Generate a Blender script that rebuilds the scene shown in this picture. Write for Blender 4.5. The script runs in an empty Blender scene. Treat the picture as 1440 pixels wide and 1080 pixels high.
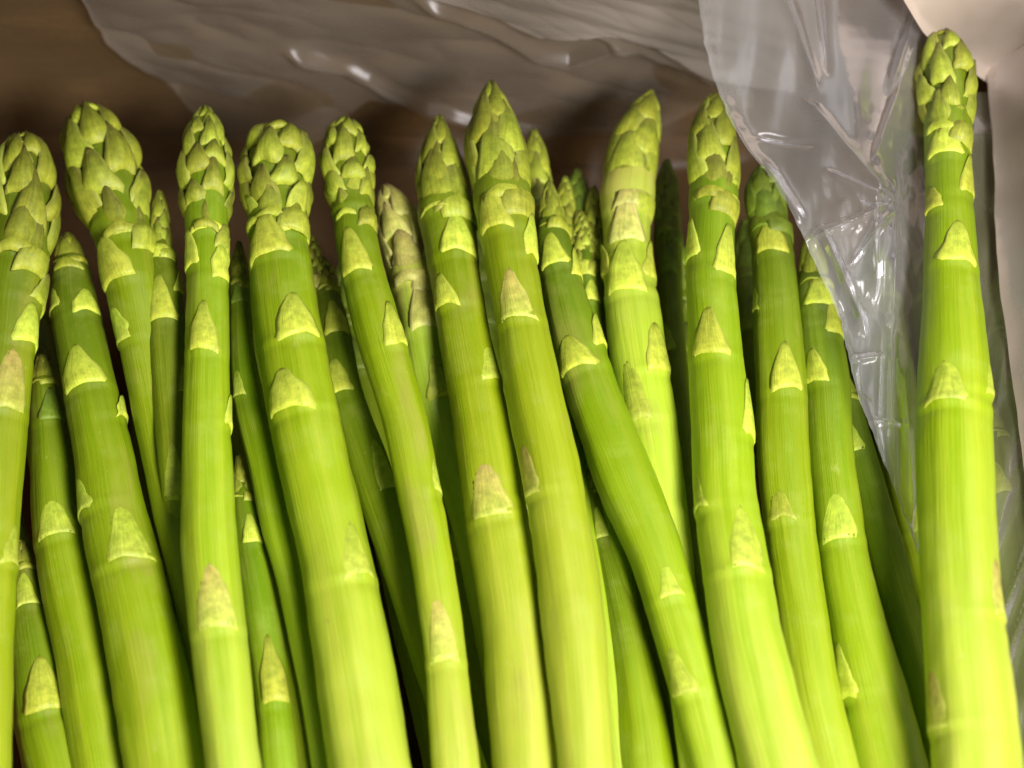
import bpy, math, random
import numpy as np
from mathutils import Vector, Matrix, noise

random.seed(7)
R = math.radians
scene = bpy.context.scene
COL = scene.collection

# ---------------------------------------------------------------- camera, light, exposure
W_PX, H_PX = 1440.0, 1080.0
TILT = R(27)                      # looking down into the box, leaning towards its back wall
DIST = 0.40
AIM = Vector((0, 0, 0.050))
LENS = 65.0
cam_data = bpy.data.cameras.new('camera')
cam = bpy.data.objects.new('camera', cam_data)
COL.objects.link(cam)
cam.location = AIM + Vector((0, -math.sin(TILT), math.cos(TILT))) * DIST
cam.rotation_euler = (TILT, 0, 0)
cam_data.lens = LENS
cam_data.sensor_width = 36.0
cam_data.clip_start = 0.01
cam_data.clip_end = 50.0
cam_data.dof.use_dof = True
cam_data.dof.focus_distance = DIST - 0.005
cam_data.dof.aperture_fstop = 9.0
scene.camera = cam

world = bpy.data.worlds.new('World')
scene.world = world
world.use_nodes = True
bg = world.node_tree.nodes['Background']
bg.inputs['Color'].default_value = (0.80, 0.86, 1.0, 1)
bg.inputs['Strength'].default_value = 0.048

def area_lamp(name, loc, target, sx, sy, power, color):
    d = bpy.data.lights.new(name, 'AREA')
    d.shape = 'RECTANGLE'; d.size = sx; d.size_y = sy
    d.energy = power; d.color = color
    o = bpy.data.objects.new(name, d)
    COL.objects.link(o)
    o.location = loc
    o.rotation_euler = (Vector(target) - Vector(loc)).to_track_quat('-Z', 'Y').to_euler()
    return o
area_lamp('ceiling_lamp', (0.20, -0.27, 0.45), (0.01, -0.04, 0.045), 0.17, 0.12, 4.4, (1.0, 0.965, 0.90))
area_lamp('fill_lamp', (0.50, 0.16, 0.95), (0.10, 0.05, 0.05), 0.5, 0.3, 2.2, (0.95, 0.96, 1.0))  # unseen lamp, added as fill to lighten the gaps

scene.view_settings.view_transform = 'Standard'
scene.view_settings.look = 'None'
scene.view_settings.exposure = 0.0
scene.view_settings.gamma = 1.0
scene.cycles.transparent_max_bounces = 24
scene.cycles.max_bounces = 10

# ---------------------------------------------------------------- helpers
CAM_M = Matrix.Translation(cam.location) @ cam.rotation_euler.to_matrix().to_4x4()
CAM_I = CAM_M.inverted()
F_PX = LENS / 36.0 * W_PX

def ray(px, py):
    d = Vector(((px - W_PX / 2) / F_PX, -(py - H_PX / 2) / F_PX, -1.0))
    return (CAM_M.to_3x3() @ d)

def at(px, py, z):
    """photo pixel -> point of the horizontal plane at height z"""
    d = ray(px, py)
    t = (z - cam.location.z) / d.z
    return cam.location + d * t

def on_wall(px, py, y):
    """photo pixel -> point of the upright plane at depth y"""
    d = ray(px, py)
    t = (y - cam.location.y) / d.y
    return cam.location + d * t

def m_per_px(p):
    return -(CAM_I @ p).z / F_PX

def row_of(p):
    q = CAM_I @ p
    return H_PX / 2 - q.y / -q.z * F_PX

def sm(a, b, x):
    t = min(1.0, max(0.0, (x - a) / (b - a)))
    return t * t * (3 - 2 * t)

def link(name, me, mat, parent=None):
    o = bpy.data.objects.new(name, me)
    COL.objects.link(o)
    if mat is not None and not me.materials:
        me.materials.append(mat)
    if parent is not None:
        o.parent = parent
    return o

def mesh(name, verts, faces, uvs=None, smooth=True):
    me = bpy.data.meshes.new(name)
    me.from_pydata([tuple(v) for v in verts], [], faces)
    if uvs is not None:
        lay = me.uv_layers.new(name='UVMap')
        idx = np.empty(len(me.loops), dtype=np.int32)
        me.loops.foreach_get('vertex_index', idx)
        arr = np.asarray(uvs, dtype=np.float32)[idx]
        lay.data.foreach_set('uv', arr.ravel())
    if smooth:
        me.polygons.foreach_set('use_smooth', [True] * len(me.polygons))
    me.update()
    return me

def thing(name, label, cat, loc, group=None):
    o = bpy.data.objects.new(name, None)
    o.empty_display_size = 0.01
    COL.objects.link(o)
    o.location = loc
    o['label'] = label; o['category'] = cat
    if group: o['group'] = group
    return o

# ---------------------------------------------------------------- materials
class NT:
    def __init__(s, name):
        s.m = bpy.data.materials.new(name); s.m.use_nodes = True
        s.t = s.m.node_tree; s.t.nodes.clear()
    def n(s, kind, **kw):
        nd = s.t.nodes.new(kind)
        for k, v in kw.items(): setattr(nd, k, v)
        return nd
    def l(s, a, b): s.t.links.new(a, b)
    def math(s, op, a, b=None, c=None):
        nd = s.n('ShaderNodeMath', operation=op)
        for i, v in enumerate((a, b, c)):
            if v is None: continue
            if isinstance(v, (int, float)): nd.inputs[i].default_value = v
            else: s.l(v, nd.inputs[i])
        return nd.outputs[0]
    def ramp(s, fac, stops, interp='LINEAR'):
        nd = s.n('ShaderNodeValToRGB'); r = nd.color_ramp; r.interpolation = interp
        while len(r.elements) < len(stops): r.elements.new(0.5)
        for e, (p, c) in zip(r.elements, stops):
            e.position = p; e.color = (c[0], c[1], c[2], 1) if not isinstance(c, (int, float)) else (c, c, c, 1)
        s.l(fac, nd.inputs[0]); return nd.outputs[0]
    def mix(s, mode, fac, a, b):
        nd = s.n('ShaderNodeMix', data_type='RGBA', blend_type=mode)
        for i, v in ((0, fac), (6, a), (7, b)):
            if isinstance(v, (int, float)): nd.inputs[i].default_value = v
            elif isinstance(v, tuple): nd.inputs[i].default_value = (*v, 1)
            else: s.l(v, nd.inputs[i])
        return nd.outputs[2]
    def noise(s, vec, scale, detail=3, rough=0.55):
        nd = s.n('ShaderNodeTexNoise'); nd.inputs['Scale'].default_value = scale
        nd.inputs['Detail'].default_value = detail; nd.inputs['Roughness'].default_value = rough
        s.l(vec, nd.inputs['Vector']); return nd.outputs['Fac']
    def comb(s, x, y, z):
        nd = s.n('ShaderNodeCombineXYZ')
        for i, v in enumerate((x, y, z)):
            if isinstance(v, (int, float)): nd.inputs[i].default_value = v
            else: s.l(v, nd.inputs[i])
        return nd.outputs[0]
    def bump(s, h, strength, dist):
        nd = s.n('ShaderNodeBump'); nd.inputs['Strength'].default_value = strength
        nd.inputs['Distance'].default_value = dist
        s.l(h, nd.inputs['Height']); return nd.outputs[0]
    def out(s, sh):
        o = s.n('ShaderNodeOutputMaterial'); s.l(sh, o.inputs['Surface']); return s.m

def stem_material(name, stops, sheen=0.41):
    k = NT(name)
    uv = k.n('ShaderNodeUVMap'); uv.uv_map = 'UVMap'
    sep = k.n('ShaderNodeSeparateXYZ'); k.l(uv.outputs[0], sep.inputs[0])
    u, v = sep.outputs[0], sep.outputs[1]
    info = k.n('ShaderNodeObjectInfo').outputs['Random']
    off = k.math('MULTIPLY', info, 37.0)
    # colour changes with growth: darker green just under the tip, paler and yellower towards the butt
    wob = k.noise(k.comb(k.math('MULTIPLY', u, 5.0), k.math('MULTIPLY', v, 22.0), off), 1.0, 2)
    pos = k.math('ADD', k.math('MULTIPLY', v, 5.5), k.math('MULTIPLY', k.math('SUBTRACT', wob, 0.5), 0.30))
    col = k.ramp(pos, stops)
    fine = k.noise(k.comb(k.math('MULTIPLY', u, 95.0), k.math('MULTIPLY', v, 60.0), off), 1.0, 4, 0.65)
    wide = k.noise(k.comb(k.math('MULTIPLY', u, 16.0), k.math('MULTIPLY', v, 12.0), off), 1.0, 3, 0.6)
    col = k.mix('MULTIPLY', 1.0, col, k.ramp(fine, [(0.3, (0.92, 0.94, 0.86)), (0.68, (1.04, 1.03, 1.04))]))
    col = k.mix('MULTIPLY', 1.0, col, k.ramp(wide, [(0.32, (0.86, 0.93, 0.80)), (0.7, (1.12, 1.05, 1.3))]))
    spot = k.noise(k.comb(k.math('MULTIPLY', u, 14.0), k.math('MULTIPLY', v, 240.0), off), 1.0, 5, 0.7)
    col = k.mix('MIX', k.ramp(spot, [(0.63, 0.0), (0.76, 0.35)]), col, (0.62, 0.66, 0.20))
    co = k.n('ShaderNodeTexCoord').outputs['Object']
    bloom = k.noise(co, 120, 5, 0.65)
    col = k.mix('MIX', k.ramp(bloom, [(0.52, 0.0), (0.78, 0.24)]), col, (0.54, 0.62, 0.16))
    blush = k.noise(k.comb(k.math('MULTIPLY', u, 3.0), k.math('MULTIPLY', v, 30.0), k.math('ADD', off, 9.0)), 1.0, 4, 0.6)
    col = k.mix('MIX', k.ramp(blush, [(0.60, 0.0), (0.74, 0.45)]), col, (0.44, 0.38, 0.10))
    scuff = k.noise(k.comb(k.math('MULTIPLY', u, 22.0), k.math('MULTIPLY', v, 330.0), k.math('ADD', off, 3.0)), 1.0, 6, 0.75)
    col = k.mix('MIX', k.ramp(scuff, [(0.64, 0.0), (0.71, 0.55)]), col, (0.30, 0.25, 0.07))
    hs = k.n('ShaderNodeHueSaturation')
    hs.inputs['Saturation'].default_value = 1.03
    k.l(k.math('ADD', k.math('MULTIPLY', info, 0.022), 0.486), hs.inputs['Hue'])
    k.l(k.math('ADD', k.math('MULTIPLY', info, 0.20), 0.90), hs.inputs['Value'])
    k.l(col, hs.inputs['Color'])
    p = k.n('ShaderNodeBsdfPrincipled')
    k.l(hs.outputs[0], p.inputs['Base Color'])
    k.l(k.ramp(wide, [(0.3, sheen - 0.06), (0.7, sheen + 0.10)]), p.inputs['Roughness'])
    p.inputs['Subsurface Weight'].default_value = 0.25
    p.inputs['Subsurface Radius'].default_value = (0.5, 1.0, 0.12)
    p.inputs['Subsurface Scale'].default_value = 0.0012
    p.inputs['Specular IOR Level'].default_value = 0.55
    h = k.math('ADD', fine, k.math('MULTIPLY', wide, 1.6))
    k.l(k.bump(h, 0.55, 0.0003), p.inputs['Normal'])
    return k.out(p.outputs[0])

STEM = stem_material('asparagus_skin', [(0.0, (0.16, 0.20, 0.012)), (0.15, (0.19, 0.28, 0.013)), (0.30, (0.29, 0.40, 0.016)),
                                        (0.55, (0.39, 0.515, 0.026)), (0.88, (0.52, 0.61, 0.075))])
STEM_DARK = stem_material('shaded_asparagus_skin', [(0.0, (0.11, 0.145, 0.009)), (0.16, (0.16, 0.24, 0.012)), (0.36, (0.27, 0.38, 0.016)),
                                        (0.62, (0.36, 0.485, 0.024)), (0.92, (0.49, 0.59, 0.055))])  # darker skin copy; shade on the set-back spears is painted into it
STEM_PALE = stem_material('pale_asparagus_skin', [(0.0, (0.40, 0.40, 0.06)), (0.14, (0.52, 0.52, 0.10)), (0.24, (0.40, 0.50, 0.05)),
                                        (0.45, (0.50, 0.66, 0.05)), (0.90, (0.66, 0.76, 0.12))])

def bract_material(name, base, mid, tip, edge):
    k = NT(name)
    uv = k.n('ShaderNodeUVMap'); uv.uv_map = 'UVMap'
    sep = k.n('ShaderNodeSeparateXYZ'); k.l(uv.outputs[0], sep.inputs[0])
    u, v = sep.outputs[0], sep.outputs[1]
    info = k.n('ShaderNodeObjectInfo').outputs['Random']
    off = k.math('MULTIPLY', info, 53.0)
    wob = k.noise(k.comb(k.math('MULTIPLY', u, 3.0), k.math('MULTIPLY', v, 2.5), off), 1.0, 3)
    pos = k.math('ADD', v, k.math('MULTIPLY', k.math('SUBTRACT', wob, 0.5), 0.7))
    col = k.ramp(pos, [(0.0, base), (0.5, mid), (1.0, tip)])
    vein = k.noise(k.comb(k.math('MULTIPLY', u, 9.0), k.math('MULTIPLY', v, 1.2), off), 1.0, 4, 0.6)
    col = k.mix('MULTIPLY', 1.0, col, k.ramp(vein, [(0.3, (0.80, 0.85, 0.7)), (0.7, (1.12, 1.07, 1.1))]))
    rim = k.ramp(k.math('ABSOLUTE', u), [(0.60, 0.0), (0.98, 0.45)])
    mott = k.noise(k.n('ShaderNodeTexCoord').outputs['Object'], 520, 4, 0.7)
    col = k.mix('MULTIPLY', 1.0, col, k.ramp(mott, [(0.32, (0.68, 0.70, 0.60)), (0.66, (1.14, 1.12, 1.14))]))
    col = k.mix('MIX', rim, col, edge)
    hs = k.n('ShaderNodeHueSaturation')
    k.l(k.math('ADD', k.math('MULTIPLY', info, 0.02), 0.49), hs.inputs['Hue'])
    k.l(k.math('ADD', k.math('MULTIPLY', info, 0.35), 0.82), hs.inputs['Value'])
    k.l(col, hs.inputs['Color'])
    p = k.n('ShaderNodeBsdfPrincipled')
    k.l(hs.outputs[0], p.inputs['Base Color'])
    p.inputs['Roughness'].default_value = 0.52
    p.inputs['Subsurface Weight'].default_value = 0.2
    p.inputs['Subsurface Radius'].default_value = (0.5, 1.0, 0.12)
    p.inputs['Subsurface Scale'].default_value = 0.0007
    k.l(k.bump(vein, 0.6, 0.00025), p.inputs['Normal'])
    return k.out(p.outputs[0])

BRACT = {
    'leaf':  bract_material('bract_skin', (0.70, 0.78, 0.08), (0.58, 0.67, 0.07), (0.40, 0.48, 0.04), (0.62, 0.70, 0.10)),
    'head':  bract_material('bud_bract_skin', (0.50, 0.55, 0.05), (0.28, 0.32, 0.026), (0.17, 0.155, 0.03), (0.52, 0.55, 0.11)),
    'pale':  bract_material('pale_bract_skin', (0.66, 0.66, 0.17), (0.58, 0.55, 0.14), (0.42, 0.32, 0.12), (0.68, 0.64, 0.26)),
    'tan':   bract_material('tan_bract_skin', (0.64, 0.72, 0.11), (0.60, 0.58, 0.12), (0.56, 0.44, 0.12), (0.58, 0.60, 0.12)),
    'faint': bract_material('faint_bract_skin', (0.60, 0.69, 0.09), (0.50, 0.61, 0.055), (0.46, 0.58, 0.045), (0.50, 0.61, 0.06)),
    'dark':  bract_material('shaded_bract_skin', (0.26, 0.36, 0.03), (0.17, 0.25, 0.02), (0.10, 0.14, 0.02), (0.28, 0.36, 0.06)),  # darker bract copy, shade of the deep spears put into its colour
}

def cardboard_material():
    k = NT('brown_cardboard')
    co = k.n('ShaderNodeTexCoord').outputs['Object']
    mp = k.n('ShaderNodeMapping'); mp.inputs['Scale'].default_value = (1, 1, 6); k.l(co, mp.inputs[0])
    a = k.noise(mp.outputs[0], 60, 5, 0.6)
    b = k.noise(co, 900, 3, 0.7)
    c = k.noise(co, 14, 3)
    col = k.ramp(a, [(0.3, (0.135, 0.062, 0.014)), (0.7, (0.20, 0.098, 0.026))])
    col = k.mix('MULTIPLY', 1.0, col, k.ramp(b, [(0.35, 0.82), (0.65, 1.12)]))
    col = k.mix('MULTIPLY', 1.0, col, k.ramp(c, [(0.35, 0.75), (0.65, 1.15)]))
    p = k.n('ShaderNodeBsdfPrincipled'); k.l(col, p.inputs['Base Color'])
    p.inputs['Roughness'].default_value = 0.85
    k.l(k.bump(b, 0.4, 0.0003), p.inputs['Normal'])
    return k.out(p.outputs[0])
CARD = cardboard_material()

def film_material(name, veil, tint, rough, grain):
    """thin plastic: mostly see-through, a little milky, glossy, denser where it is seen edge-on"""
    k = NT(name)
    co = k.n('ShaderNodeTexCoord').outputs['Object']
    cr = k.noise(co, 55, 6, 0.62)
    big = k.noise(co, 22, 3, 0.5)
    bump = k.bump(k.math('ADD', k.math('MULTIPLY', cr, 1.0), k.math('MULTIPLY', big, 1.0)), grain, 0.004)
    lw = k.n('ShaderNodeLayerWeight'); lw.inputs['Blend'].default_value = 0.35
    k.l(bump, lw.inputs['Normal'])
    tr = k.n('ShaderNodeBsdfTransparent'); tr.inputs[0].default_value = (0.95, 0.95, 0.95, 1)
    df = k.n('ShaderNodeBsdfDiffuse'); df.inputs[0].default_value = (*tint, 1); k.l(bump, df.inputs['Normal'])
    tl = k.n('ShaderNodeBsdfTranslucent'); tl.inputs[0].default_value = (*tint, 1); k.l(bump, tl.inputs['Normal'])
    m1 = k.n('ShaderNodeMixShader'); m1.inputs[0].default_value = 0.45
    k.l(df.outputs[0], m1.inputs[1]); k.l(tl.outputs[0], m1.inputs[2])
    dens = k.math('ADD', k.math('MULTIPLY', lw.outputs['Facing'], 0.40),
                  k.math('MULTIPLY', k.ramp(big, [(0.3, 0.55), (0.72, 1.5)]), veil))
    m2 = k.n('ShaderNodeMixShader'); k.l(dens, m2.inputs[0])
    k.l(tr.outputs[0], m2.inputs[1]); k.l(m1.outputs[0], m2.inputs[2])
    gl = k.n('ShaderNodeBsdfGlossy'); gl.inputs['Roughness'].default_value = rough
    gl.inputs['Color'].default_value = (0.95, 0.93, 1.0, 1); k.l(bump, gl.inputs['Normal'])
    fr = k.n('ShaderNodeFresnel'); fr.inputs['IOR'].default_value = 1.5; k.l(bump, fr.inputs['Normal'])
    m3 = k.n('ShaderNodeMixShader'); k.l(k.math('MULTIPLY', fr.outputs[0], 0.48), m3.inputs[0])
    k.l(m2.outputs[0], m3.inputs[1]); k.l(gl.outputs[0], m3.inputs[2])
    return k.out(m3.outputs[0])
FILM_BACK = film_material('hanging_film', 0.08, (0.60, 0.42, 0.22), 0.36, 0.10)
FILM_MID = film_material('hazy_film', 0.20, (0.60, 0.52, 0.44), 0.28, 0.05)
FILM_PALE = film_material('pale_film', 0.38, (0.72, 0.63, 0.57), 0.26, 0.06)
FILM_FRONT = film_material('crumpled_film', 0.27, (0.74, 0.71, 0.72), 0.22, 0.055)
FILM_SIDE = film_material('side_film', 0.26, (0.46, 0.46, 0.24), 0.34, 0.05)
FILM_THICK = film_material('doubled_film', 0.78, (0.90, 0.74, 0.63), 0.45, 0.08)

# ---------------------------------------------------------------- the box and its liner
WALL_Y = at(720, 150, 0.050).y + 0.030
RIGHT_X = at(1440, 540, 0.045).x + 0.012
LEFT_X = -RIGHT_X - 0.03
FRONT_Y = at(720, 1080, 0.05).y - 0.075
WALL_H = 0.115

def slab(name, x0, x1, y0, y1, z0, z1, parent, bev=0.0008, wob=0.0):
    """board with a grid on it, edges slightly rounded and faces slightly warped"""
    import bmesh
    bm = bmesh.new()
    bmesh.ops.create_cube(bm, size=1)
    for v in bm.verts:
        v.co = Vector(((x0 + x1) / 2 + v.co.x * (x1 - x0), (y0 + y1) / 2 + v.co.y * (y1 - y0), (z0 + z1) / 2 + v.co.z * (z1 - z0)))
    bmesh.ops.bevel(bm, geom=list(bm.edges), offset=bev, segments=2, affect='EDGES')
    if wob:
        bmesh.ops.subdivide_edges(bm, edges=[e for e in bm.edges if e.calc_length() > 0.03], cuts=8, use_grid_fill=True)
        for v in bm.verts:
            v.co += Vector((0, 1, 0)) * (noise.noise(v.co * 14) * wob)
    me = bpy.data.meshes.new(name); bm.to_mesh(me); bm.free()
    return link(name, me, CARD, parent)

box = thing('cardboard_box', 'open brown cardboard box that holds all the green spears', 'box', (0, 0, 0))
slab('base_panel', LEFT_X, RIGHT_X, FRONT_Y, WALL_Y, -0.0075, -0.0045, box)
slab('wall_panel', LEFT_X - 0.004, RIGHT_X + 0.004, WALL_Y, WALL_Y + 0.004, -0.0078, WALL_H, box, wob=0.0012)
slab('wall_panel', LEFT_X - 0.004, RIGHT_X + 0.004, FRONT_Y - 0.004, FRONT_Y, -0.0078, 0.055, box)
slab('wall_panel', LEFT_X - 0.004, LEFT_X, FRONT_Y, WALL_Y, -0.0079, 0.075, box)
slab('wall_panel', RIGHT_X, RIGHT_X + 0.004, FRONT_Y, WALL_Y, -0.0079, 0.085, box)

def sheet(name, nu, nv, fn, mat, parent):
    vs, uvs, fs = [], [], []
    for j in range(nv + 1):
        for i in range(nu + 1):
            vs.append(fn(i / nu, j / nv)); uvs.append((i / nu, j / nv))
    for j in range(nv):
        for i in range(nu):
            a = j * (nu + 1) + i
            fs.append((a, a + 1, a + nu + 2, a + nu + 1))
    return link(name, mesh(name, vs, fs, uvs), mat, parent)

def lerp_pts(pts, x, i=0, j=1):
    xs = [p[i] for p in pts]; ys = [p[j] for p in pts]
    return float(np.interp(x, xs, ys))

def ridged(p, s):
    return 1 - abs(noise.noise(p * s)) * 2

liner = thing('plastic_liner', 'clear plastic film hanging in soft folds against the brown cardboard behind the tips', 'plastic liner', (0, WALL_Y, 0))
def to_liner(p): return p - Vector((0, WALL_Y, 0))

# first layer, close to the wall over its whole width
def f_back(u, v):
    px = -180 + 1800 * u
    x = on_wall(px, 100, WALL_Y).x
    a = 0.30 + 0.05 * noise.noise(Vector((x * 22, 3, 3)))                                   # the lowest part runs forward over the box floor, then curves up the wall
    z = 0.000 + (WALL_H + 0.004) * max(0.0, (v - a) / (1 - a))
    fwd = 0.055 * (1 - sm(0.0, 0.42 + 0.10 * noise.noise(Vector((x * 31, 8, 3))), v))
    z += 0.006 * (1 - v)
    d = 0.004 + fwd + 0.0022 * noise.noise(Vector((x * 26, z * 60 + v * 4, 1))) + 0.0030 * ridged(Vector((x * 10 + z * 22, z * 34, 4)), 1.0)
    return to_liner(Vector((x, WALL_Y - max(0.0030, d), z)))
sheet('film_layer', 160, 90, f_back, FILM_BACK, liner)

# second layer: its slanting free edge runs down from the top left, its lower hem swings across behind the tips
EDGE2 = [(105, -30), (128, 20), (150, 60), (215, 112), (270, 160), (330, 192), (430, 205), (520, 140), (600, 152), (700, 176), (800, 188), (900, 190), (1020, 150), (1060, 150)]
def f_mid(u, v):
    px = 105 + (1060 - 105) * u
    bot = lerp_pts(EDGE2, px)
    py = bot + (-150 - bot) * v
    p = on_wall(px, py, WALL_Y - 0.008)
    crease = math.exp(-((py - lerp_pts([(380, 60), (430, 80), (520, 108), (600, 150), (640, 160), (800, 190)], px)) / 7.0) ** 2) * sm(385, 430, px) * (1 - sm(700, 800, px))
    crease += 0.9 * math.exp(-((py - lerp_pts([(560, -10), (650, 18), (760, 74), (800, 84), (860, 62)], px)) / 8.0) ** 2) * sm(560, 620, px) * (1 - sm(860, 900, px))
    crease += 0.9 * math.exp(-((py - lerp_pts([(760, -10), (860, 50), (1000, 110)], px)) / 8.0) ** 2) * sm(760, 790, px)
    d = 0.0030 * noise.noise(Vector((px / 190 + py / 300, py / 55, 7))) + 0.0010 * ridged(Vector((px / 420 + py / 120, py / 46 - px / 150, 2)), 1.0) ** 3 + 0.0008 * noise.noise(Vector((px / 60, py / 22, 3))) + 0.00022 * max(0.0, ridged(Vector((px / 210 + py / 160, py / 24 - px / 95 + 0.5 * noise.noise(Vector((px / 70, py / 50, 1))), 12)), 1.0)) ** 5 - 0.0035 * crease
    hem = 0.0006 * math.exp(-(v / 0.03) ** 2)
    return to_liner(p + Vector((0, d - hem, 0)))
sheet('film_layer', 320, 200, f_mid, FILM_MID, liner)

# third layer: paler band in the upper right of the back wall
def f_up(u, v):
    px = 560 + (1120 - 560) * u
    bot = lerp_pts([(560, -12), (650, 16), (700, 36), (760, 60), (860, 58), (920, 74), (1000, 108), (1120, 130)], px)
    py = bot + (-170 - bot) * v
    p = on_wall(px, py, WALL_Y - 0.013)
    d = 0.0004 * max(0.0, ridged(Vector((px / 260, py / 20 - px / 48 + 0.4 * noise.noise(Vector((px / 60, py / 50, 1))), 22)), 1.0)) ** 5 + 0.0020 * noise.noise(Vector((px / 140 - py / 60, py / 50, 17))) + 0.0012 * ridged(Vector((px / 130 - py / 34, py / 90, 3)), 1.0)
    return to_liner(p + Vector((0, d, 0)))
sheet('film_layer', 200, 130, f_up, FILM_PALE, liner)

# low gather of film behind the tips
def f_low(u, v):
    px = 150 + 900 * u
    top = 232 + 22 * noise.noise(Vector((px / 70, 2, 2))) - 30 * math.exp(-((px - 560) / 60) ** 2)
    py = 330 + (top - 330) * v
    z = 0.012
    p = on_wall(px, py, WALL_Y - 0.011)
    return to_liner(p + Vector((0, 0.0025 * noise.noise(Vector((px / 34, py / 40, 8))), 0)))
sheet('film_layer', 140, 30, f_low, FILM_BACK, liner)

# crumpled bag between the right-hand spears
BAG_L = [(-60, 965), (0, 982), (60, 990), (110, 1003), (160, 1022), (205, 1047), (245, 1080), (300, 1113), (380, 1150), (450, 1182), (500, 1192), (560, 1207), (640, 1238), (700, 1262), (770, 1288), (810, 1304)]
BAG_R = [(-60, 1318), (60, 1318), (200, 1316), (400, 1322), (600, 1318), (810, 1316)]
BAG_Z = [(-60, 0.0775), (60, 0.0740), (150, 0.0712), (240, 0.0680), (300, 0.0648), (440, 0.0565), (560, 0.0540), (700, 0.0505), (810, 0.048)]
def bag_fold(px, py):
    d = 0.0
    cx, cy = 1256, 288                         # the pinch where the creases meet
    dx, dy = px - cx + 14 * noise.noise(Vector((px / 45, py / 45, 2))), py - cy + 14 * noise.noise(Vector((px / 45, py / 45, 12)))
    rr = math.hypot(dx, dy); an = math.atan2(dy, dx)
    w = math.exp(-rr / 170) * sm(4, 30, rr)
    tri = 0.0
    for f, ph, a in ((4, 0.7, 0.35), (7, 2.1, 0.18), (13, 0.3, 0.10)):
        t = (an * f / math.tau + ph) % 1.0
        tri += a * (1 - 2 * abs(t - 0.5) * 2 if False else (1 - abs(2 * t - 1)) ** 2.2)
    d += 0.0042 * w * tri
    # long creases
    def crease(x0, y0, x1, y1, wdt, h):
        ex, ey = x1 - x0, y1 - y0; L = math.hypot(ex, ey)
        s = ((px - x0) * ex + (py - y0) * ey) / L
        n = ((px - x0) * ey - (py - y0) * ex) / L
        return h * math.exp(-abs(n / wdt) ** 1.3) * sm(-10, 25, s) * (1 - sm(L - 25, L + 10, s))
    for c in ((1090, -40, 1150, 130, 7, .0030), (1150, -40, 1165, 105, 6, -.0022), (1300, -30, 1250, 130, 8, .0042), (1285, 60, 1225, 230, 7, .0034),
              (1255, 250, 1252, 470, 9, .0042), (1225, 300, 1228, 420, 5, .0026), (1150, 320, 1215, 470, 9, .0035), (1060, 190, 1150, 205, 5, -.0018),
              (1250, 440, 1256, 760, 6, .0024), (1270, 520, 1282, 720, 5, .0020), (1130, 140, 1250, 280, 8, .0030), (1120, 345, 1240, 295, 6, .0026),
              (1180, 510, 1245, 500, 5, .0016), (1215, 560, 1240, 640, 5, .0020), (1075, 230, 1130, 320, 6, .0026), (1160, 240, 1250, 285, 5, .0022),
              (1190, 380, 1248, 300, 5, .0022), (1210, 590, 1285, 600, 4, .0014)):
        d += crease(*c)
    # calm and smooth in the upper left, tightly crumpled round the pinch and along the right edge
    near = math.exp(-(math.hypot((px - 1232) * 1.1, (py - 365) * 0.62) / 82) ** 2)
    edge = math.exp(-((px - lerp_pts([(-60, 1300), (60, 1285), (200, 1262), (300, 1262)], py)) / 22) ** 2) * (1 - sm(240, 330, py))
    m = min(1.0, near + 0.8 * edge)
    w1 = Vector((px / 40 + 0.35 * noise.noise(Vector((px / 80, py / 80, 3))), py / 95 + 0.35 * noise.noise(Vector((px / 80, py / 80, 13))), 5))
    w2 = Vector((px / 17 + 0.4 * noise.noise(Vector((px / 40, py / 40, 3))), py / 44, 8))
    d += m * (0.0042 * noise.voronoi(w1)[0][0] + 0.0018 * noise.voronoi(w2)[0][0])
    low = sm(430, 540, py)
    d += 0.0011 * low * ridged(Vector((px / 30 + py / 600, py / 700, 6)), 1.0) ** 3 + 0.0006 * low * noise.noise(Vector((px / 11, py / 160, 1)))
    d += 0.0032 * noise.noise(Vector((px / 150, py / 170, 5))) + 0.0011 * (1 - 0.6 * m) * noise.noise(Vector((px / 34 + py / 260, py / 120, 8)))
    return d
bag_loc = at(1160, 300, 0.06)
def f_bag(u, v):
    py = -60 + 870 * v
    x0 = lerp_pts(BAG_L, py); x1 = max(lerp_pts(BAG_R, py), x0 + 6)
    px = x0 + (x1 - x0) * u + 2.0 * noise.noise(Vector((py / 14, 3, 1))) * (1 - u)
    z = lerp_pts(BAG_Z, py)
    z -= 0.013 * sm(0.55, 1.0, u)              # dips behind the big right-hand spear
    z += 0.0015 * math.exp(-(u / 0.05) ** 2)
    p = at(px, py, z)
    p.y = min(p.y, WALL_Y - 0.004)
    return p + Vector((0, -0.3, 1)) * bag_fold(px, py) * 0.62 * (0.35 + 0.65 * sm(0, 0.08, u)) - bag_loc
bag = sheet('plastic_film', 240, 440, f_bag, FILM_FRONT, None)
bag.location = bag_loc
bag['label'] = 'crumpled milky plastic film narrowing to a point beside the thickest spear'
bag['category'] = 'plastic film'

# film lining the right side of the box
side = thing('side_liner', 'brownish plastic film down the right side of the box, right of the thickest spear', 'plastic liner', at(1420, 500, 0.0))
def f_side(u, v):
    # v runs along the box, u from low down by the spears up the right wall
    py = 95 + 1060 * v
    xe = lerp_pts([(95, 1388), (140, 1392), (300, 1398), (420, 1408), (560, 1428), (760, 1452), (1155, 1475)], py)
    p0 = at(xe, py, 0.050)
    hgt = 0.050 + 0.045 * u
    x = p0.x + 0.0245 * u ** 0.8 + 0.0006 * noise.noise(Vector((py / 160, u * 3, 4))) + 0.0002 * noise.noise(Vector((py / 40, u * 4, 4)))
    x = min(x, RIGHT_X + 0.003 + 0.02)
    return Vector((x, min(p0.y, WALL_Y - 0.006), hgt + 0.0006 * noise.noise(Vector((py / 60, u * 4, 9))))) - side.location
sheet('film_layer', 40, 200, f_side, FILM_THICK, side)
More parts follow.
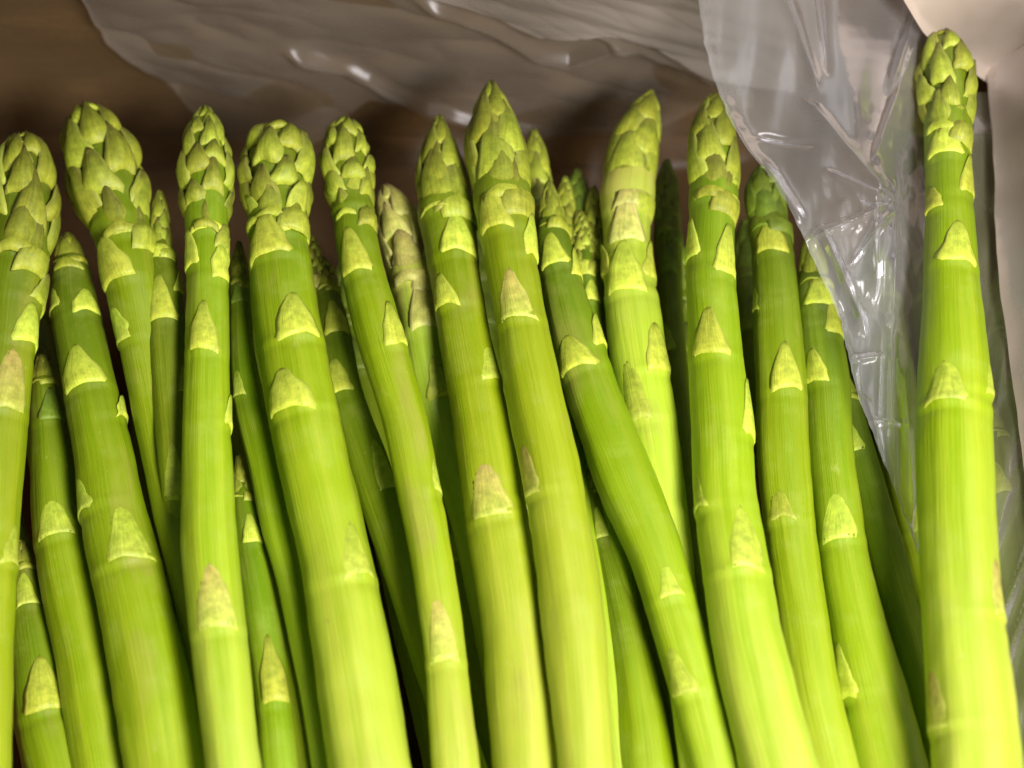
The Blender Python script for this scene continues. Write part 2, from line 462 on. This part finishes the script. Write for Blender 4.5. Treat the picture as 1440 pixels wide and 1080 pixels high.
def f_side2(u, v):
    py = 130 + 1030 * v
    x0 = 1366 + 6 * noise.noise(Vector((py / 50, 1, 1))); x1 = 1560
    px = x0 + (x1 - x0) * u
    z = 0.0465 + 0.0015 * noise.noise(Vector((px / 40, py / 90, 2))) + 0.0028 * ridged(Vector((px / 34 + py / 150, py / 220, 3)), 1.0) ** 2 * 0.7 * sm(380, 600, py)
    return at(px, py, z) - side.location
sheet('film_layer', 50, 200, f_side2, FILM_SIDE, side)

# pale doubled film folded over the top right corner
def f_corner(u, v):
    px = 1236 + 390 * u
    bot = lerp_pts([(1236, -60), (1296, 32), (1330, 70), (1372, 96), (1405, 120), (1440, 140), (1626, 210)], px)
    py = bot + (-170 - bot) * v
    p = on_wall(px, py, WALL_Y - 0.014 - 0.006 * (1 - v))
    d = 0.0015 * noise.noise(Vector((px / 80, py / 60, 6))) - 0.002 * math.exp(-(v / 0.03) ** 2)
    return to_liner(p + Vector((0, d, 0)))
sheet('folded_film', 90, 60, f_corner, FILM_THICK, liner)

# ---------------------------------------------------------------- asparagus
class Spear:
    """axis through (px, py, half width px, height) control points, tip first"""
    NR = 190
    def __init__(s, pts, z, extra=0.055, head_row=0):
        s.head_row = head_row + 40
        P, Rr = [], []
        for q in pts:
            zz = q[3] if len(q) > 3 else z
            p = at(q[0], q[1], zz); P.append(p); Rr.append(q[2] * m_per_px(p) * (0.955 if q[1] > s.head_row else 1.0))
        d = (P[-1] - P[-2]).normalized(); d.z *= 0.3
        if extra > 0:
            for k in (0.5, 1.0):
                P.append(P[-1] + d * extra * 0.5); Rr.append(Rr[-1] * 1.02)
        # Catmull-Rom, dense, then resample by length
        Q = [P[0] * 2 - P[1]] + P + [P[-1] * 2 - P[-2]]
        RR = [Rr[0]] + Rr + [Rr[-1]]
        D, DR = [], []
        for i in range(1, len(Q) - 2):
            for k in range(24):
                t = k / 24
                def cr(a, b, c, d_): return 0.5 * ((2 * b) + (c - a) * t + (2 * a - 5 * b + 4 * c - d_) * t * t + (3 * b - a - 3 * c + d_) * t ** 3)
                D.append(cr(Q[i - 1], Q[i], Q[i + 1], Q[i + 2]))
                DR.append(max(0.0002, cr(RR[i - 1], RR[i], RR[i + 1], RR[i + 2])))
        D.append(Q[-2]); DR.append(RR[-2])
        A = np.array([tuple(p) for p in D]); seg = np.r_[0, np.cumsum(np.linalg.norm(np.diff(A, axis=0), axis=1))]
        s.A, s.seg, s.r_ = A, seg, np.array(DR)
        s.len = seg[-1]
        s.rows = np.array([row_of(p) for p in D])
        s.nodes = []
        s.head = 0.0
        s.seed = random.random() * 100
    def c(s, t):
        return Vector([float(np.interp(t, s.seg, s.A[:, k])) for k in range(3)])
    def env(s, t): return float(np.interp(t, s.seg, s.r_))
    def frame(s, t):
        h = 0.002
        T = (s.c(min(s.len, t + h)) - s.c(max(0, t - h))).normalized()      # towards the butt
        V = (cam.location - s.c(t)).normalized()
        N = (V - T * V.dot(T)).normalized()                                 # side that faces up
        return T, N, N.cross(T)
    def rad(s, t, th):
        """skin radius: slightly ribbed, swollen at each node, slimmer under the bud scales"""
        r = s.env(t)
        if t < s.head:
            r *= 0.80 + 0.20 * sm(0.7, 1.0, t / s.head)
        r *= 1 + 0.014 * math.cos(7 * th + s.seed + 2.5 * noise.noise(Vector((s.seed, 1, t * 30)))) * (0.4 + 0.6 * sm(s.head, s.head + 0.02, t)) + 0.055 * noise.noise(Vector((math.cos(th) * 1.1 + s.seed, math.sin(th) * 1.1, t * 60))) + 0.02 * noise.noise(Vector((math.cos(th) * 2 + s.seed, math.sin(th) * 2, t * 210)))
        for n, th0, w in s.nodes:
            x = (t - n) / 0.0011
            if abs(x) < 5:
                near = 0.13 + 0.87 * math.exp(-(((th - th0 + math.pi) % math.tau - math.pi) / w) ** 2)
                r *= 1 + near * (0.040 * math.exp(-(x + 0.3) ** 2) - 0.028 * math.exp(-(x - 1.7) ** 2))
        return r
    def t_at_row(s, py):
        return float(np.interp(py, s.rows, s.seg))

def surf(s, t, th, r):
    T, N, B = s.frame(t)
    return s.c(t) + (N * math.cos(th) + B * math.sin(th)) * r

def build_stem(s, root, mat):
    NS = 36
    ts = sorted(set([s.len * (k / s.NR) for k in range(s.NR + 1)] + [n + d for n, _, _ in s.nodes for d in (-.0012, -.0006, 0, .0006, .0012, .0018, .0026) if 0 < n + d < s.len]))
    vs, uvs, fs = [], [], []
    o = root.location
    for t in ts:
        T, N, B = s.frame(t); c = s.c(t)
        for k in range(NS + 1):
            th = -math.pi + math.tau * k / NS
            thw = th if k < NS else -math.pi
            vs.append(c + (N * math.cos(thw) + B * math.sin(thw)) * s.rad(t, thw) - o); uvs.append((k / NS, t))
    M = NS + 1
    for j in range(len(ts) - 1):
        for k in range(NS):
            a = j * M + k
            fs.append((a, a + M, a + M + 1, a + 1))
    # butt end and tip caps
    n0 = len(vs); vs.append(s.c(0) - o); uvs.append((0.5, 0))
    n1 = len(vs); vs.append(s.c(s.len) - o); uvs.append((0.5, s.len))
    e = (len(ts) - 1) * M
    for k in range(NS):
        fs.append((k, k + 1, n0)); fs.append((e + k + 1, e + k, n1))
    return link('stem', mesh('stem', vs, fs, uvs), mat, root)

def build_bract(s, root, t0, th0, h, W, mat, bulge=0.09, flare=0.0, shape=0.8, puff=0.0, base_out=0.05, flat=False):
    NU, NV = 8, 9
    r0 = s.env(t0)
    o = root.location
    asym = random.uniform(-0.32, 0.32)
    ragged = random.uniform(0, 90)
    sag = random.uniform(-0.10, 0.12)
    outer, inner, uvs = [], [], []
    for j in range(NV + 1):
        v = j / NV
        wv = W * ((1 - v) ** shape) * (0.90 + 0.10 * sm(0, 0.15, v)) * (1 + 0.28 * noise.noise(Vector((ragged, v * 3.2, 1)))) + 0.02 + (0.06 if puff < .05 else 0) * v
        t = max(0.0002, t0 - h * v)
        T, N, B = s.frame(t); c = s.c(t)
        for i in range(NU + 1):
            u = -1 + 2 * i / NU
            th = th0 + (u + asym * v) * wv
            rr = s.rad(t, th) if t >= s.head else s.env(t) * 0.80
            if t > s.head: pass
            lift = base_out * sm(0.0, 0.10, v) * (1 - 0.3 * v) + bulge * math.sin(math.pi * min(1, v * 0.9 + 0.08)) * (1 - 0.55 * u * u) \
                + puff * math.sin(math.pi * (v ** 0.8)) * (1 - u * u) + flare * v ** 1.7 + 0.018 * (1 - abs(u)) ** 2
            edge = 0.010 if puff < .05 else 0.030
            if puff < .05: lift *= 1 - 0.85 * v ** 3 if flare < 0.02 else 1
            if flat: edge = 0.003
            if flare < 0.02 and puff < .05: edge -= (edge + 0.012) * v ** 4
            if puff > .05: lift += 0.05 * noise.noise(Vector((u * 1.7, v * 2.3, ragged))) + 0.03 * abs(noise.noise(Vector((u * 3.5, v * 1.5, ragged + 7))))
            rb = rr + r0 * (lift + (edge - 0.045 * (abs(u) > 0.999) * (1 - v) if flare < 0.1 and puff < .05 else edge))
            # base line curves down a little at the sides
            tt = min(s.len, t + r0 * (1 - v) * (0.10 * u * u + sag * u + 0.10 * noise.noise(Vector((u * 1.6, ragged, 4)))))
            d = N * math.cos(th) + B * math.sin(th)
            p = c + d * rb + T * (tt - t)
            outer.append(p - o); uvs.append((u, v))
            th_in = max(0.00018, 0.035 * r0)
            inner.append(p - d * (th_in + (0.05 * r0 if v < 0.01 else 0)) - o)
    vs = outer + inner
    uv2 = uvs + uvs
    M = NU + 1; K = len(outer); fs = []
    for j in range(NV):
        for i in range(NU):
            a = j * M + i
            fs.append((a, a + 1, a + M + 1, a + M))
            fs.append((K + a, K + a + M, K + a + M + 1, K + a + 1))
    for j in range(NV):
        a = j * M; fs.append((a, a + M, K + a + M, K + a))
        a = j * M + NU; fs.append((a + M, a, K + a, K + a + M))
    for i in range(NU):
        fs.append((i + 1, i, K + i, K + i + 1))
        a = NV * M + i; fs.append((a, a + 1, K + a + 1, K + a))
    return link('bract', mesh('bract', vs, fs, uv2), mat, root)

COUNT = 0
def spear(label, pts, z, head_row, bracts=(), style='pointed', skin=None, headmat='head', group='asparagus spears packed in the box', extra=0.055, auto=True):
    global COUNT
    COUNT += 1
    random.seed(COUNT * 13 + 5)
    s = Spear(pts, z, extra, head_row)
    s.head = s.t_at_row(head_row)
    skin = skin or STEM
    mpp = m_per_px(s.c(s.head))
    root = thing('asparagus_spear', label, 'asparagus', s.c(s.len), group)
    spec = []
    for b in bracts:
        row, ang, hpx, wdeg, kind = b[:5]
        fl = b[5] if len(b) > 5 else 0.0
        t = s.t_at_row(row)
        spec.append((t, R(ang), hpx * mpp * random.uniform(0.80, 0.92), min(R(wdeg) * 1.08, R(58)), kind, fl))
        s.nodes.append((t, R(ang), R(wdeg) * 1.3))
    build_stem(s, root, skin)
    for t, a, h, w, kind, fl in spec:
        build_bract(s, root, t, a, h, w, BRACT[kind], bulge=0.028 if kind not in ('faint', 'tan') else 0.004, flare=fl, shape=0.80,
                    base_out=0.045 if kind not in ('faint', 'tan') else 0.012, flat=kind in ('faint', 'tan'))
    if head_row > pts[0][1] and s.head > 0.002:
        # bud scales, spiralling up the head
        rmax = max(s.env(s.head * q) for q in (0.3, 0.5, 0.7, 0.9))
        t = s.head * 1.02; ang = random.uniform(0, 6.28); i = 0
        par = {'pointed': (0.62, 2.5, 0.9, 0.04, 0.06, 0.02, 0.72), 'open': (0.46, 1.9, 0.66, 0.06, 0.13, 0.10, 0.74),
               'knobbly': (0.36, 1.45, 0.62, 0.05, 0.13, 0.07, 0.72), 'flame': (0.75, 3.2, 1.15, 0.03, 0.04, 0.0, 0.65)}[style]
        step, hh, ww, bul, puff, fl, shp = par
        for a0, dt in ((random.uniform(-.5, .1), 0.0), (random.uniform(1.2, 1.7), 0.10), (random.uniform(-1.9, -1.4), 0.16), (random.uniform(2.8, 3.4), 0.05), (random.uniform(.6, .9), -.12)):
            tb = t * (1.04 - dt); rb_ = s.env(tb)
            build_bract(s, root, tb, a0, min(rb_ * hh * 1.1, tb), ww * random.uniform(0.95, 1.15), BRACT[headmat], bulge=bul, flare=fl * random.uniform(0, 1.4), puff=puff, shape=shp, base_out=0.03)
        t *= 0.86
        while t > 0.05 * s.head and i < 60:
            r = s.env(t)
            rl = (0.35 * rmax + 0.65 * r)
            h = min(rl * hh * random.uniform(0.6, 1.3), t * 1.02)
            w = ww * (1.0 + 0.35 * (1 - r / rmax)) * random.uniform(0.72, 1.12)
            build_bract(s, root, t, ang, h, w, BRACT[headmat], bulge=bul, flare=fl * random.uniform(0, 1.6), puff=puff, shape=shp, base_out=0.05)
            ang += 2.39996 + random.uniform(-0.15, 0.15)
            t -= step * rl * 0.42 * random.uniform(0.85, 1.15)
            i += 1
    return s, root

G = 'asparagus spears packed in the box'
T_, M_, L_ = 0.056, 0.044, 0.030

spear('broad open-headed spear cut by the left edge of the picture',
      [(32, 190, 8), (35, 215, 30), (33, 260, 46), (28, 320, 50), (18, 380, 47), (8, 470, 46), (-4, 580, 46), (-14, 700, 46), (-24, 850, 47), (-30, 1080, 47)], T_,
      365, [(372, 5, 60, 62, 'head'), (492, 50, 75, 38, 'leaf'), (430, 75, 60, 40, 'head', .1), (590, 15, 110, 50, 'tan'), (800, 60, 70, 40, 'faint')], 'open', skin=STEM_DARK)
spear('spear with a small green tip low between the big left heads, tan bract below it',
      [(94, 328, 6), (96, 350, 18), (99, 385, 27), (104, 430, 35), (117, 500, 37), (129, 560, 40), (145, 640, 43), (157, 713, 48), (188, 850, 55), (216, 980, 58), (232, 1080, 59)], M_ + .003,
      372, [(390, -5, 50, 70, 'head'), (453, 38, 45, 46, 'leaf'), (440, -60, 40, 30, 'faint'), (556, -12, 80, 52, 'leaf'), (600, 75, 40, 30, 'leaf', .1), (720, -70, 60, 40, 'faint'), (806, 15, 90, 48, 'faint')], 'pointed', skin=STEM_DARK)
spear('spear with the big knobbly head leaning left, scales opening like a pine cone',
      [(118, 156, 20), (128, 185, 38), (142, 225, 52), (155, 270, 56), (167, 310, 45), (175, 345, 38), (184, 390, 40), (195, 450, 38, .051), (208, 513, 36, .049), (226, 613, 34, .047), (245, 713, 32, .046), (270, 830, 31, .045), (312, 1080, 31, .044)], M_ + .009,
      335, [(400, -38, 72, 52, 'leaf', .14), (350, 25, 40, 46, 'head'), (320, -70, 60, 40, 'leaf', .18), (480, -60, 60, 40, 'faint', .06)], 'open', skin=STEM_DARK)
spear('slim spear squeezed behind the round-topped third spear with a large triangular bract',
      [(224, 268, 4), (225, 295, 12), (226, 340, 17), (229, 400, 25), (234, 460, 28), (240, 560, 26), (247, 660, 23), (254, 750, 20, .046), (272, 850, 20, .042), (310, 1080, 20, .036)], M_ + .008,
      355, [(372, 15, 60, 55, 'leaf', .1), (460, -10, 92, 62, 'leaf'), (420, 70, 45, 35, 'leaf', .1), (700, -10, 78, 56, 'faint'), (560, 60, 60, 40, 'faint')], 'pointed', skin=STEM_DARK)
spear('slender straight spear with a neat oval head, fully in front',
      [(288, 150, 5), (288, 175, 19), (288, 210, 33), (289, 250, 40), (290, 290, 36), (291, 330, 29), (292, 400, 31), (292, 470, 32), (290, 560, 34), (291, 660, 37), (295, 770, 41), (305, 870, 42), (317, 980, 41), (328, 1080, 40)], T_ + .003,
      325, [(336, 0, 55, 55, 'leaf'), (402, 46, 72, 40, 'leaf', .05), (382, -60, 70, 38, 'leaf', .08), (330, 78, 70, 34, 'head', .25), (372, 88, 50, 30, 'leaf', .1), (505, -10, 88, 44, 'leaf'), (605, 75, 55, 30, 'leaf', .05), (896, 0, 105, 50, 'tan')], 'knobbly')
spear('broad spear topped by a squat round head with one scale sticking out to the right',
      [(392, 178, 16), (391, 195, 38), (390, 225, 50), (389, 262, 52), (390, 295, 46), (391, 325, 42), (394, 370, 46), (402, 440, 48), (412, 500, 50), (430, 600, 53), (452, 700, 52), (474, 800, 53), (492, 900, 58), (508, 1000, 60), (520, 1080, 60)], T_ + .001,
      318, [(376, -22, 75, 48, 'leaf', .06), (345, 42, 95, 36, 'leaf', .42), (330, -62, 60, 44, 'leaf', .18), (493, 18, 85, 44, 'leaf'), (592, -24, 72, 46, 'leaf'), (828, 38, 90, 34, 'faint')], 'knobbly')
spear('dim thin spear showing between the broad round-headed spear and its right neighbour',
      [(452, 362, 5), (455, 385, 16), (460, 420, 20), (470, 470, 25), (484, 550, 27), (514, 640, 30), (547, 740, 30), (580, 840, 30), (612, 940, 30), (655, 1080, 30)], M_ - .004,
      410, [(478, 15, 60, 60, 'leaf'), (395, -60, 30, 50, 'pale', .3), (415, 50, 30, 50, 'pale', .3), (560, -15, 60, 50, 'leaf'), (700, 40, 90, 40, 'faint')], 'knobbly', skin=STEM_DARK)
spear('narrow-headed spear with a pointed tan patch and ring low on its stalk',
      [(486, 168, 8), (485, 190, 27), (487, 225, 37), (491, 262, 35), (497, 300, 29), (502, 340, 30), (512, 390, 33), (528, 450, 34), (548, 520, 34), (571, 600, 33), (591, 700, 32), (606, 780, 31), (618, 860, 31), (628, 940, 31), (641, 1080, 35)], T_ - .001,
      305, [(302, 18, 60, 60, 'leaf'), (392, -22, 82, 50, 'leaf'), (300, -60, 50, 45, 'leaf', .2), (325, 75, 50, 35, 'head', .1), (500, 42, 72, 38, 'leaf', .04), (700, 70, 60, 30, 'faint'), (938, -5, 100, 70, 'tan')], 'knobbly')
spear('pale yellow spear with a tan scaly tip, set back between two green heads',
      [(540, 262, 6), (550, 285, 22), (565, 325, 34), (580, 380, 36), (590, 430, 32), (598, 480, 31), (610, 550, 29, .040), (632, 640, 28, .033), (664, 750, 27, .029), (694, 900, 27, .028), (724, 1080, 27, .028)], M_ - .001,
      400, [(405, -15, 80, 75, 'pale'), (400, 60, 60, 40, 'pale', .15), (472, 10, 85, 75, 'pale'), (450, 70, 60, 40, 'pale', .1), (560, 15, 60, 40, 'leaf')], 'pointed', skin=STEM_PALE, headmat='pale')
spear('spear with a narrow pointed head and a reddish brown triangle low on the stalk',
      [(618, 163, 4), (618, 195, 19), (620, 240, 36), (626, 290, 41), (634, 340, 38), (641, 390, 37), (650, 450, 38), (667, 540, 40), (684, 640, 43), (697, 720, 46), (718, 840, 48), (734, 980, 50), (741, 1080, 51)], M_ + .008,
      300, [(310, 25, 80, 60, 'head'), (372, 18, 70, 66, 'leaf'), (440, -38, 60, 42, 'leaf'), (548, 50, 58, 34, 'faint'), (738, -6, 95, 46, 'tan')], 'pointed')
spear('tallest middle spear with a sharp smooth pointed head and a pinkish bract',
      [(690, 115, 4), (692, 150, 24), (696, 200, 43), (703, 250, 45), (709, 300, 40), (717, 360, 38), (728, 420, 38), (740, 490, 39), (754, 560, 41), (773, 650, 43), (788, 740, 44), (800, 830, 46), (812, 940, 45), (824, 1080, 41)], T_ + .003,
      288, [(292, 8, 70, 48, 'leaf'), (334, -24, 72, 42, 'leaf', .03), (300, 60, 70, 36, 'leaf', .06), (372, 68, 76, 34, 'leaf', .06), (462, -5, 88, 52, 'tan'), (700, -58, 95, 36, 'tan')], 'pointed')
spear('dim head peeping out right behind the tallest middle spear',
      [(750, 182, 4), (752, 210, 15), (755, 250, 22), (758, 300, 22), (764, 380, 22), (780, 500, 22), (800, 640, 22), (830, 800, 22), (870, 1080, 24)], L_ + .010,
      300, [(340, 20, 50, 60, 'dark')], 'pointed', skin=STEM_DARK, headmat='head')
spear('spear slanting across to the lower right over its yellow neighbour',
      [(772, 255, 4), (774, 290, 17), (778, 335, 23), (786, 380, 28), (798, 430, 33), (818, 500, 38), (835, 555, 40), (856, 610, 42), (886, 690, 44), (922, 780, 40), (949, 870, 39), (975, 960, 38), (1005, 1080, 37)], M_ + .006,
      320, [(382, -10, 62, 55, 'leaf'), (400, 70, 60, 34, 'leaf', .1), (528, -22, 62, 52, 'leaf'), (500, 70, 60, 34, 'leaf', .08), (850, 10, 50, 30, 'faint'), (980, -30, 70, 40, 'faint')], 'pointed', skin=STEM_DARK)
spear('yellow-green spear with a smooth flame-shaped head leaning right',
      [(916, 128, 5), (908, 155, 23), (895, 195, 38), (886, 240, 42), (882, 285, 38), (882, 330, 34), (884, 380, 36), (890, 440, 41), (902, 520, 41), (916, 600, 39), (930, 690, 36), (942, 770, 33), (955, 860, 30), (985, 1080, 30)], M_ + .002,
      282, [(305, 15, 75, 70, 'pale'), (352, 0, 80, 60, 'pale'), (424, -8, 95, 56, 'leaf'), (390, -78, 60, 36, 'leaf', .1), (400, 70, 70, 36, 'leaf', .05), (535, 48, 88, 40, 'leaf'), (600, -30, 100, 40, 'faint')], 'flame', skin=STEM_PALE)
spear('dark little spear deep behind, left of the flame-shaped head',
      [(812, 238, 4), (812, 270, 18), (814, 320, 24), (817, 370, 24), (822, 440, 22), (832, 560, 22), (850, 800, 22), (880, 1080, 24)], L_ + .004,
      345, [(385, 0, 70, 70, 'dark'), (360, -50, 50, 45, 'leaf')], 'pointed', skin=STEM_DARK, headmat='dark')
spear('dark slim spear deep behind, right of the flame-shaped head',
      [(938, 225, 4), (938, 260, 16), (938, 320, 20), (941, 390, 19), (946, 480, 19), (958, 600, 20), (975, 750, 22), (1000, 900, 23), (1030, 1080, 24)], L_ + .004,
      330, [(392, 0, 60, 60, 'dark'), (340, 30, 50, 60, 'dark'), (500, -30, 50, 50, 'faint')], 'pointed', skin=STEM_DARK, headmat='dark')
spear('thick spear whose head touches the edge of the crumpled film, bracts flaring both sides',
      [(1008, 132, 6), (1004, 155, 20), (1003, 195, 35), (1004, 240, 39), (1003, 285, 34), (1001, 330, 33), (1000, 390, 36), (1005, 460, 39), (1010, 540, 42), (1016, 620, 45), (1021, 710, 47), (1035, 800, 50), (1049, 890, 52), (1072, 990, 55), (1096, 1080, 58)], T_,
      285, [(292, -4, 70, 60, 'leaf'), (372, -60, 72, 34, 'leaf', .08), (398, 42, 92, 34, 'leaf', .06), (300, 65, 60, 36, 'leaf', .12), (512, -10, 85, 44, 'leaf'), (620, 75, 90, 28, 'leaf', .02), (720, -62, 60, 34, 'faint'), (815, 24, 95, 40, 'faint')], 'pointed')
spear('spear with a dark tip tucked under the left margin of the crumpled film',
      [(1070, 235, 8), (1074, 265, 27), (1080, 310, 30), (1086, 350, 29), (1091, 410, 33), (1095, 480, 36), (1099, 560, 38), (1103, 650, 39), (1112, 750, 38), (1126, 850, 37), (1144, 960, 37), (1172, 1080, 37)], M_ + .003,
      325, [(366, 0, 55, 62, 'leaf'), (562, 15, 88, 42, 'leaf'), (440, -75, 50, 34, 'faint'), (740, -15, 50, 40, 'faint')], 'pointed', skin=STEM_DARK, headmat='dark')
spear('spear with its tip veiled by the crumpled film, pale ring halfway down',
      [(1138, 330, 5), (1141, 360, 18), (1146, 410, 26), (1153, 470, 31), (1162, 540, 34), (1167, 620, 34), (1176, 700, 35), (1188, 790, 37), (1206, 880, 42), (1230, 980, 48), (1254, 1080, 54)], M_ + .001,
      400, [(440, 20, 60, 60, 'leaf'), (480, 55, 70, 40, 'leaf'), (547, -28, 60, 38, 'leaf'), (768, -5, 75, 62, 'faint'), (980, -60, 90, 30, 'leaf')], 'pointed', skin=STEM_DARK)
spear('thin shaded spear lying between the film and the thick right-hand spear',
      [(1186, 520, 4), (1193, 560, 15), (1206, 620, 21), (1226, 700, 25), (1250, 790, 28), (1275, 880, 29), (1303, 980, 29), (1335, 1080, 30)], L_ + .011,
      560, [(640, -20, 60, 50, 'faint')], 'pointed', skin=STEM_DARK)
spear('thickest spear, standing highest at the right with an open frilly head',
      [(1325, 46, 8), (1327, 68, 28), (1331, 105, 41), (1333, 145, 40), (1333, 185, 34), (1333, 230, 32), (1335, 290, 35), (1337, 350, 38), (1338, 410, 42), (1340, 480, 49), (1341, 560, 54), (1343, 660, 56), (1347, 760, 57), (1353, 850, 59), (1362, 950, 62), (1375, 1080, 66)], 0.064,
      190, [(232, -8, 62, 52, 'leaf'), (205, 30, 60, 52, 'leaf', .1), (282, 60, 70, 36, 'leaf', .08), (305, -45, 40, 32, 'leaf', .04), (150, 78, 80, 30, 'head', .22), (384, 18, 75, 46, 'leaf'), (584, -16, 70, 42, 'faint'), (560, 82, 60, 24, 'faint'), (875, 68, 95, 26, 'tan'), (1030, -62, 90, 34, 'tan')], 'open')
spear('dark stalk half hidden behind the two left-hand spears',
      [(58, 500, 6), (62, 540, 18), (68, 600, 26), (76, 680, 34), (86, 760, 39), (102, 840, 43), (118, 910, 44), (134, 1000, 46), (148, 1080, 47)], M_ - .004,
      540, [(600, 20, 60, 60, 'dark'), (765, -10, 60, 60, 'faint')], 'pointed', skin=STEM)
spear('short-looking stalk in the bottom left corner with a wide pale bract',
      [(28, 760, 5), (32, 800, 18), (40, 860, 29), (52, 930, 37), (64, 1010, 44), (84, 1080, 50)], M_ - .008,
      800, [(1012, 8, 95, 60, 'leaf'), (860, 0, 60, 50, 'faint')], 'pointed', skin=STEM)
spear('thin bright stalk running down left of the broad round-headed spear',
      [(336, 340, 4), (337, 375, 12), (339, 430, 15), (342, 500, 18), (352, 570, 23), (371, 650, 24), (389, 740, 23), (408, 820, 19), (424, 910, 16), (438, 990, 14), (452, 1080, 14)], M_ + .005,
      400, [(430, -10, 50, 60, 'dark'), (398, 50, 40, 40, 'leaf', .1), (560, -40, 50, 40, 'faint')], 'pointed', skin=STEM)
spear('thin stalk with a narrow triangular bract, right of the slender oval-headed spear',
      [(335, 640, 4), (340, 690, 15), (350, 760, 22), (364, 840, 26), (378, 920, 28), (388, 1000, 28), (396, 1080, 30)], M_ + .001,
      700, [(995, 5, 110, 50, 'leaf'), (770, 20, 50, 50, 'leaf')], 'pointed', skin=STEM)
spear('thread-thin stalk wedged between two thin stalks at the bottom',
      [(355, 690, 3), (364, 760, 9), (381, 840, 11), (399, 930, 12), (413, 1010, 13), (425, 1080, 13)], M_ + .001,
      720, [], 'pointed', skin=STEM)
spear('stalk emerging at the bottom from under the tallest middle spear',
      [(828, 660, 4), (843, 730, 13), (863, 810, 20), (884, 900, 27), (899, 990, 35), (909, 1080, 41)], M_ - .003,
      690, [(760, 0, 60, 50, 'faint')], 'pointed', skin=STEM)
spear('dark stalk in the gap under the slanting spear',
      [(798, 470, 4), (806, 520, 16), (822, 600, 22), (846, 700, 27), (876, 800, 29), (910, 900, 30), (950, 1010, 32), (975, 1080, 32)], L_,
      520, [(600, 0, 60, 50, 'dark')], 'pointed', skin=STEM_DARK, headmat='dark')

spear('spear blurred by film at the lower right edge, outside the thickest spear',
      [(1392, 560, 4), (1402, 620, 18), (1418, 720, 28), (1440, 850, 34), (1462, 980, 38), (1485, 1080, 40)], 0.035,
      610, [(700, -20, 60, 50, 'leaf')], 'pointed', skin=STEM)
spear('small clustered bud low in the dark between the round head and the narrow head',
      [(437, 330, 3), (438, 350, 12), (441, 385, 16), (446, 430, 15), (456, 520, 16), (480, 650, 17), (520, 860, 18), (560, 1080, 18)], L_ + .010,
      395, [(412, -10, 30, 50, 'pale', .2), (400, 60, 30, 50, 'leaf', .2)], 'knobbly', skin=STEM_DARK)
spear('small green tip just left of the flame-shaped head',
      [(836, 262, 3), (835, 285, 11), (834, 330, 16), (835, 380, 17), (840, 460, 16), (848, 600, 17), (862, 800, 18), (885, 1080, 18)], L_ + .009,
      345, [(372, -10, 45, 55, 'leaf')], 'pointed', skin=STEM_DARK)
spear('small green tip just right of the slanting spear head',
      [(795, 248, 3), (795, 275, 12), (797, 320, 16), (800, 370, 16), (808, 450, 16), (825, 600, 17), (850, 800, 18), (885, 1080, 18)], L_ + .009,
      330, [(352, 10, 45, 55, 'leaf')], 'pointed', skin=STEM_DARK)

spear('small scaly tip in the crowd behind, midway between slanting spear and flame-shaped head',
      [(815, 296, 3), (817, 315, 11), (820, 350, 17), (824, 400, 18), (832, 470, 18), (848, 600, 19), (872, 800, 20), (905, 1080, 20)], L_ + .011,
      375, [(395, 0, 40, 55, 'leaf'), (430, 30, 40, 50, 'leaf')], 'knobbly', skin=STEM_DARK)

# two layers of spears in the shade below, seen only through the gaps
rnd = random.Random(3)
DEEP = {0: 'dark spear deep in the gap at the left edge, above the bottom left corner stalk',
        1: 'dark spear deep between the left-edge spear and the spear with the low green tip',
        3: 'dark spear in the black gap left of the slender oval-headed spear',
        4: 'dark spear glimpsed between the thin stalks right of the slender oval-headed spear',
        6: 'dark spear in the diagonal gap right of the broad round-headed spear',
        7: 'dark spear deep in the gap between the narrow-headed and reddish-triangle spears',
        8: 'dark sliver of a spear in the gap left of the tallest middle spear',
        11: 'dark sliver of a spear just left of the thick spear that touches the film',
        12: 'dark spear in the gap just right of the thick spear that touches the film',
        14: 'spear seen dimly through the middle of the crumpled film',
        15: 'dim spear under the film, close against the left side of the thickest spear',
        16: 'dim spear under the film on the right side of the thickest spear'}
for k in range(17):
    x = -70 + k * 92 + rnd.uniform(-18, 18)
    dy = rnd.uniform(-30, 60)
    z = 0.0195 + rnd.uniform(-.0015, .0015)
    if k not in DEEP: continue                 # wholly hidden by the spears above
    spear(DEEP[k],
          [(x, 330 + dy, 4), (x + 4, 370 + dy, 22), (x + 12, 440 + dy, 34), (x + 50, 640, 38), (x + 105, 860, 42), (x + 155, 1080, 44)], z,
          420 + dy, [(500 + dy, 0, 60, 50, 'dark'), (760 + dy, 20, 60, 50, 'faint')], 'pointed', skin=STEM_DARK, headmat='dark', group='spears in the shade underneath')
DEEPEST = {2: 'deepest dark spear in the black gap right of the spear with the low green tip',
           10: 'deepest dark spear just under the left margin of the crumpled film'}
for k in range(13):
    x = -60 + k * 125 + rnd.uniform(-20, 20)
    if k not in DEEPEST: continue
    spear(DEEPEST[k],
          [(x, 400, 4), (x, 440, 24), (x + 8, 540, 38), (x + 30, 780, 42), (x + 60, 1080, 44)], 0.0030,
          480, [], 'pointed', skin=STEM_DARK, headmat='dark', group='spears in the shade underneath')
